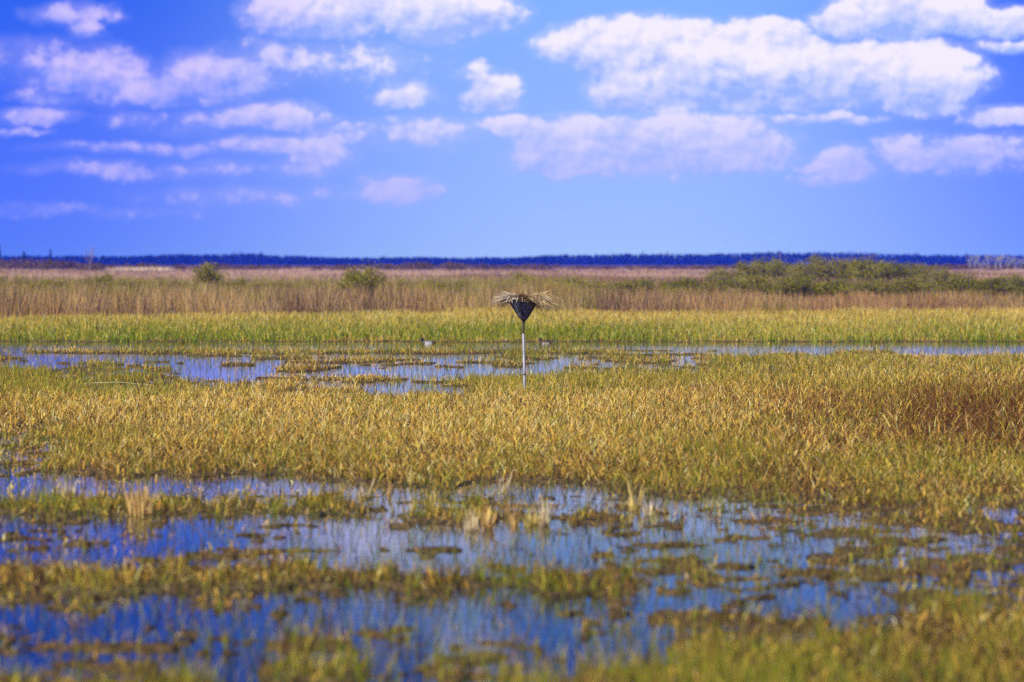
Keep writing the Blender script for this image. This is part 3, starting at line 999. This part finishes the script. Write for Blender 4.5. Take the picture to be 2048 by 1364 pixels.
# straw nest lying in the basket
nest = tag(empty('straw_nest', (OX + ctr.x, D1, rimz)), 'messy nest of dry straw spilling over the rim of the dark basket', 'nest')
r = np.random.default_rng(5)
bm = bmesh.new()
bmesh.ops.create_uvsphere(bm, u_segments=40, v_segments=20, radius=1)
for vtx in bm.verts:
    c0 = vtx.co.copy()
    lump = 1 + .10 * math.sin(c0.x * 5 + 1) * math.cos(c0.y * 6) + .07 * math.sin(c0.x * 13 + c0.z * 9) + .05 * r.normal()
    vtx.co = Vector((c0.x * RAD * .93 * lump, c0.y * RAD * .93 * lump, c0.z * (.085 if c0.z > 0 else .10) * lump))
me = bpy.data.meshes.new('mound'); bm.to_mesh(me); bm.free()
me.materials.append(pbr('matted_nest_litter', (.05, .028, .015), (.15, .085, .035), 18, .95, .8))
link('mound', me, nest)
S = []


def straws(n, px, py, pz, hd, th, ln, wd, colr):
    cb = np.clip(np.array(colr)[None] * r.uniform(.65, 1.3, (n, 1)), .02, .85)
    S.append(blades(np.stack([px, py, pz], -1), ln * 1.12, wd * 1.8, th, hd, r.uniform(0, 6.28, n), cb, cb))


ST, SW, SBk = (.72, .53, .27), (.82, .68, .52), (.20, .11, .055)
n_ = 520                                                    # matted straw over the mound
a = r.uniform(0, 6.28, n_); rad = np.sqrt(r.random(n_)) * RAD * .95
straws(n_, np.cos(a) * rad, np.sin(a) * rad, .085 * np.sqrt(np.clip(1 - (rad / RAD) ** 2, 0, 1)) + r.uniform(-.01, .02, n_), r.uniform(0, 6.28, n_), r.uniform(1.2, 1.65, (n_, 1)) + r.normal(0, .12, (n_, 3)), r.uniform(.12, .3, n_), r.uniform(.005, .011, n_), SBk)
n_ = 520                                                    # pale bundle sticking out to the left
straws(n_, r.uniform(-.22, -.05, n_) , r.normal(-.05, .10, n_), r.normal(.045, .022, n_), np.pi + r.normal(0, .28, n_), r.normal(1.50, .13, (n_, 1)) + np.array([[0, .08, .18]]) + r.normal(0, .13, (n_, 3)), r.uniform(.18, .52, n_), r.uniform(.005, .012, n_), SW)
n_ = 90
straws(n_, r.uniform(-.25, -.05, n_) , r.normal(-.05, .10, n_), r.normal(.02, .02, n_), np.pi + r.normal(0, .4, n_), r.normal(1.62, .16, (n_, 1)) + np.array([[0, .12, .2]]) + r.normal(0, .06, (n_, 3)), r.uniform(.2, .46, n_), r.uniform(.005, .010, n_), (.38, .22, .12))
n_ = 480                                                    # drooping sheaf on the right
straws(n_, r.uniform(.02, .28, n_), r.normal(-.08, .12, n_), r.normal(.04, .025, n_), r.normal(-.25, .4, n_), r.uniform(1.28, 1.75, (n_, 1)) + np.array([[0, .30, .60]]) + r.normal(0, .22, (n_, 3)), r.uniform(.20, .62, n_), r.uniform(.005, .011, n_), ST)
n_ = 90
straws(n_, r.uniform(.1, .3, n_), r.normal(-.08, .12, n_), r.normal(.06, .025, n_), r.normal(0, .5, n_), r.uniform(1.2, 1.6, (n_, 1)) + np.array([[0, .3, .5]]) + r.normal(0, .10, (n_, 3)), r.uniform(.2, .42, n_), r.uniform(.005, .010, n_), SW)
n_ = 44                                                     # wisps hanging down over the front of the basket
a = np.where(r.random(n_) < .5, r.normal(-np.pi * .72, .18, n_), r.uniform(-np.pi * .9, -np.pi * .05, n_))
straws(n_, np.cos(a) * RAD * .95, np.sin(a) * RAD * .98, np.full(n_, .045), a, np.array([[1.35, 2.5, 3.0]]) + r.normal(0, .18, (n_, 3)), r.uniform(.04, .30, n_) * r.uniform(.5, 1, n_), r.uniform(.004, .008, n_), SW)
n_ = 16                                                     # a few straws standing up
straws(n_, r.uniform(.06, .14, n_), r.normal(0, .06, n_), np.full(n_, .06), r.uniform(2.6, 3.6, n_), r.uniform(.2, .7, (n_, 1)) + r.normal(0, .06, (n_, 3)), r.uniform(.10, .22, n_), r.uniform(.005, .009, n_), ST)
n_ = 9
straws(n_, r.uniform(-.16, -.04, n_), r.normal(0, .06, n_), np.full(n_, .05), np.pi + r.normal(0, .2, n_), r.uniform(1.0, 1.25, (n_, 1)) + r.normal(0, .04, (n_, 3)), r.uniform(.25, .40, n_), r.uniform(.005, .008, n_), ST)
v_, f_, c_ = join(S)
link('straw', np_mesh('straw', v_, f_, c_, leaf_mat('nest_straw', .2)), nest)


# ------------------------------------------------------------------ ducks
def duck(u, v, label, hen=False):
    d = gd(v)
    p = at(u, v, d)
    root = tag(empty('duck', (p.x, d, -0.012)), label, 'duck', 'ducks on the far strip of water')
    bm = bmesh.new()

    def ball(x, y, z, a, b_, c, rot=0):
        mt = Matrix.Translation((x, y, z)) @ Matrix.Rotation(rot, 4, 'Y') @ Matrix.Diagonal((a, b_, c, 1))
        bmesh.ops.create_uvsphere(bm, u_segments=24, v_segments=14, radius=1, matrix=mt)
    ball(.02, 0, .035, .20, .092, .085)            # body, facing -x
    ball(-.12, 0, .05, .085, .075, .075)           # breast
    ball(.20, 0, .065, .085, .05, .028, -.3)       # tail
    ball(.04, 0, .085, .15, .07, .050)             # back
    ball(-.150, 0, .115, .050, .044, .075, .1)     # neck
    ball(-.170, 0, .188, .060, .047, .054)         # head
    ball(-.150, 0, .212, .034, .030, .025)         # crest
    me = bpy.data.meshes.new('raw'); bm.to_mesh(me); bm.free()
    tmp = bpy.data.objects.new('raw', me); C.objects.link(tmp)
    rm = tmp.modifiers.new('r', 'REMESH'); rm.mode = 'VOXEL'; rm.voxel_size = .008; rm.use_smooth_shade = True
    sm = tmp.modifiers.new('s', 'SMOOTH'); sm.iterations = 4
    dg = bpy.context.evaluated_depsgraph_get()
    body = bpy.data.meshes.new_from_object(tmp.evaluated_get(dg))
    bpy.data.objects.remove(tmp)
    body.name = 'body'
    n_ = len(body.vertices)
    co = np.zeros(n_ * 3, np.float32); body.vertices.foreach_get('co', co); co = co.reshape(-1, 3)
    dark = np.array([.010, .010, .016]); white = np.array([.62, .60, .60]); grey = np.array([.22, .21, .24])
    if hen: dark, white, grey = np.array([.035, .020, .014]), np.array([.46, .36, .30]), np.array([.06, .042, .03])
    col = np.tile(white, (n_, 1))
    back = co[:, 2] > .056 + .01 * np.sin(co[:, 0] * 60)
    col[back] = grey if not hen else grey * .7
    col[(co[:, 0] < -.115 + .02 * np.sin(co[:, 2] * 40))] = dark
    col[(co[:, 2] > .13)] = dark
    col[(co[:, 0] > .15)] = dark
    a = body.color_attributes.new('tone', 'FLOAT_COLOR', 'POINT')
    c4 = np.ones((n_, 4), np.float32); c4[:, :3] = col
    a.data.foreach_set('color', c4.ravel())
    body.materials.clear()
    body.materials.append(FEATHER)
    body.polygons.foreach_set('use_smooth', np.ones(len(body.polygons), bool))
    link('body', body, root)
    bm = bmesh.new()
    bmesh.ops.create_uvsphere(bm, u_segments=16, v_segments=10, radius=1, matrix=Matrix.Translation((-.232, 0, .172)) @ Matrix.Rotation(-.15, 4, 'Y') @ Matrix.Diagonal((.034, .018, .011, 1)))
    me = bpy.data.meshes.new('bill'); bm.to_mesh(me); bm.free(); me.materials.append(BILL)
    link('bill', me, root)
    for s in (-1, 1):
        bm = bmesh.new()
        bmesh.ops.create_uvsphere(bm, u_segments=10, v_segments=8, radius=.006, matrix=Matrix.Translation((-.190, s * .038, .192)))
        me = bpy.data.meshes.new('eye'); bm.to_mesh(me); bm.free(); me.materials.append(EYE)
        link('eye', me, root)
    return root


FEATHER = pbr('feathers', (0, 0, 0), attr=True, rough=.6)
BILL = pbr('blue_grey_bill', (.16, .19, .24), (.20, .24, .30), 20, .5)
EYE = pbr('yellow_eye', (.5, .35, .02), (.5, .35, .02), 5, .2)
duck(855, 689, 'black headed duck with a white flank swimming on the water left of the pole')
duck(1090, 688, 'brown headed duck with a pale flank low on the water right of the pole', True)


# ------------------------------------------------------------------ pale dead tufts standing in the near water
def tuft(u, vb, vt, wpx, label, seed, colr, n_=46, lean=.10):
    r = np.random.default_rng(seed)
    d = gd(vb)
    n_ = int(n_ * 1.2)
    p = at(u, vb, d)
    h = (vb - vt) * d / F
    w = wpx * d / F
    root = np.stack([r.normal(0, w * .22, n_), r.normal(0, w * .35, n_), np.full(n_, -.05)], -1)
    hd = np.arctan2(root[:, 1], root[:, 0])
    th = np.abs(r.normal(lean * .6, .10, (n_, 1))) + np.cumsum(np.abs(r.normal(0, .10, (n_, 3))), 1)
    kink = r.random(n_) < .40
    th[kink, 2] += r.uniform(.8, 2.0, kink.sum())
    col = np.clip(np.array(colr)[None] * r.uniform(.7, 1.25, (n_, 1)), 0, .85)
    v, q_, t_, c = blades(root, (h + .05) * (.28 + .75 * r.random(n_) ** 1.6), r.uniform(.008, .020, n_), th, hd, r.normal(0, .8, n_), col * .9, col)
    o = link('straw_tuft', np_mesh('straw_tuft', v, [q_, t_], c, LEAF))
    o.location = (p.x, d, 0)
    tag(o, label, 'grass tuft', 'pale dead tufts standing in the near shallows')


PO, PG, PW = (.82, .50, .17), (.80, .60, .18), (.84, .62, .34)
for k, a in enumerate([
 (280, 1032, 935, 46, 'broad orange tan dead tuft, widest of the tall tufts, on the near left shoreline', PO, 90),
 (138, 1000, 940, 22, 'narrow pinkish dead tuft in the shallows left of the broad orange tuft', PW, 40),
 (205, 990, 955, 16, 'short dead tuft between the narrow pinkish tuft and the broad orange tuft', PO, 24),
 (727, 995, 945, 18, 'thin pinkish dead tuft at the grass edge left of the bright yellow spike', PW, 26),
 (775, 990, 955, 14, 'short leaning dead tuft just left of the bright yellow spike', PO, 20),
 (866, 1030, 955, 14, 'bright yellow narrow dead spike of grass in the shallows', PG, 34),
 (938, 1062, 1000, 30, 'pale pink dead tuft standing right of the bright yellow spike', PW, 44),
 (975, 1060, 992, 16, 'slim pale dead tuft between the pale pink tuft and the tall tapered tuft', PO, 26),
 (1030, 1050, 985, 16, 'slim brown dead tuft left of the low rounded tuft', PO, 22),
 (1066, 1050, 1010, 34, 'low rounded yellow dead tuft at the foot of the tall tapered tuft', PG, 50),
 (1091, 1052, 978, 16, 'tall tapered pale dead tuft near the middle of the near shallows', PW, 34),
 (1270, 1020, 938, 22, 'tall thin dead tuft standing against the golden grass right of the middle', PG, 34),
 (1300, 1030, 985, 24, 'shorter pinkish dead tuft beside the tall thin tuft right of the middle', PW, 30),
 (1008, 985, 928, 16, 'pinkish upright dead tuft in the golden grass below the pole', PW, 26),
]):
    tuft(a[0], a[1], a[2], a[3], a[4], 300 + k, a[5], a[6])

# pale reed lying flat on the water at the left
d = gd(773)
p0, p1 = at(165, 773, d), at(305, 772, d)
v, f = tube([Vector((p0.x, d + .35, .06)), Vector(((p0.x + p1.x) / 2, d, .10)), Vector((p1.x, d - .3, .04))], .007, .005, 6)
o = link('fallen_reed', np_mesh('fallen_reed', v, [f], None, pbr('bleached_reed', (.42, .42, .18), (.58, .54, .32), 6, .8), True))
tag(o, 'long pale green reed stalk lying flat on the marsh at the left', 'reed stalk')

# ------------------------------------------------------------------ haze
hx0, hx1, hy0, hy1, hz0, hz1 = -7200, 7200, -420, 7200, -1.7, 24.0
hv = np.array([[x, y, z] for z in (hz0, hz1) for y in (hy0, hy1) for x in (hx0, hx1)], float)
hf = np.array([[0, 2, 3, 1], [4, 5, 7, 6], [0, 1, 5, 4], [2, 6, 7, 3], [0, 4, 6, 2], [1, 3, 7, 5]])
m, n, l = mat_new('haze')
pv = n.new('ShaderNodeVolumePrincipled'); o = n.new('ShaderNodeOutputMaterial'); l.new(pv.outputs[0], o.inputs['Volume'])
pv.inputs['Color'].default_value = (.015, .06, .97, 1)
pv.inputs['Absorption Color'].default_value = (1, 1, 1, 1)
pv.inputs['Density'].default_value = .00013
pv.inputs['Anisotropy'].default_value = -0.3
tag(link('haze', np_mesh('haze', hv, [hf], None, m)), 'thin blue air over the marsh', kind='stuff')
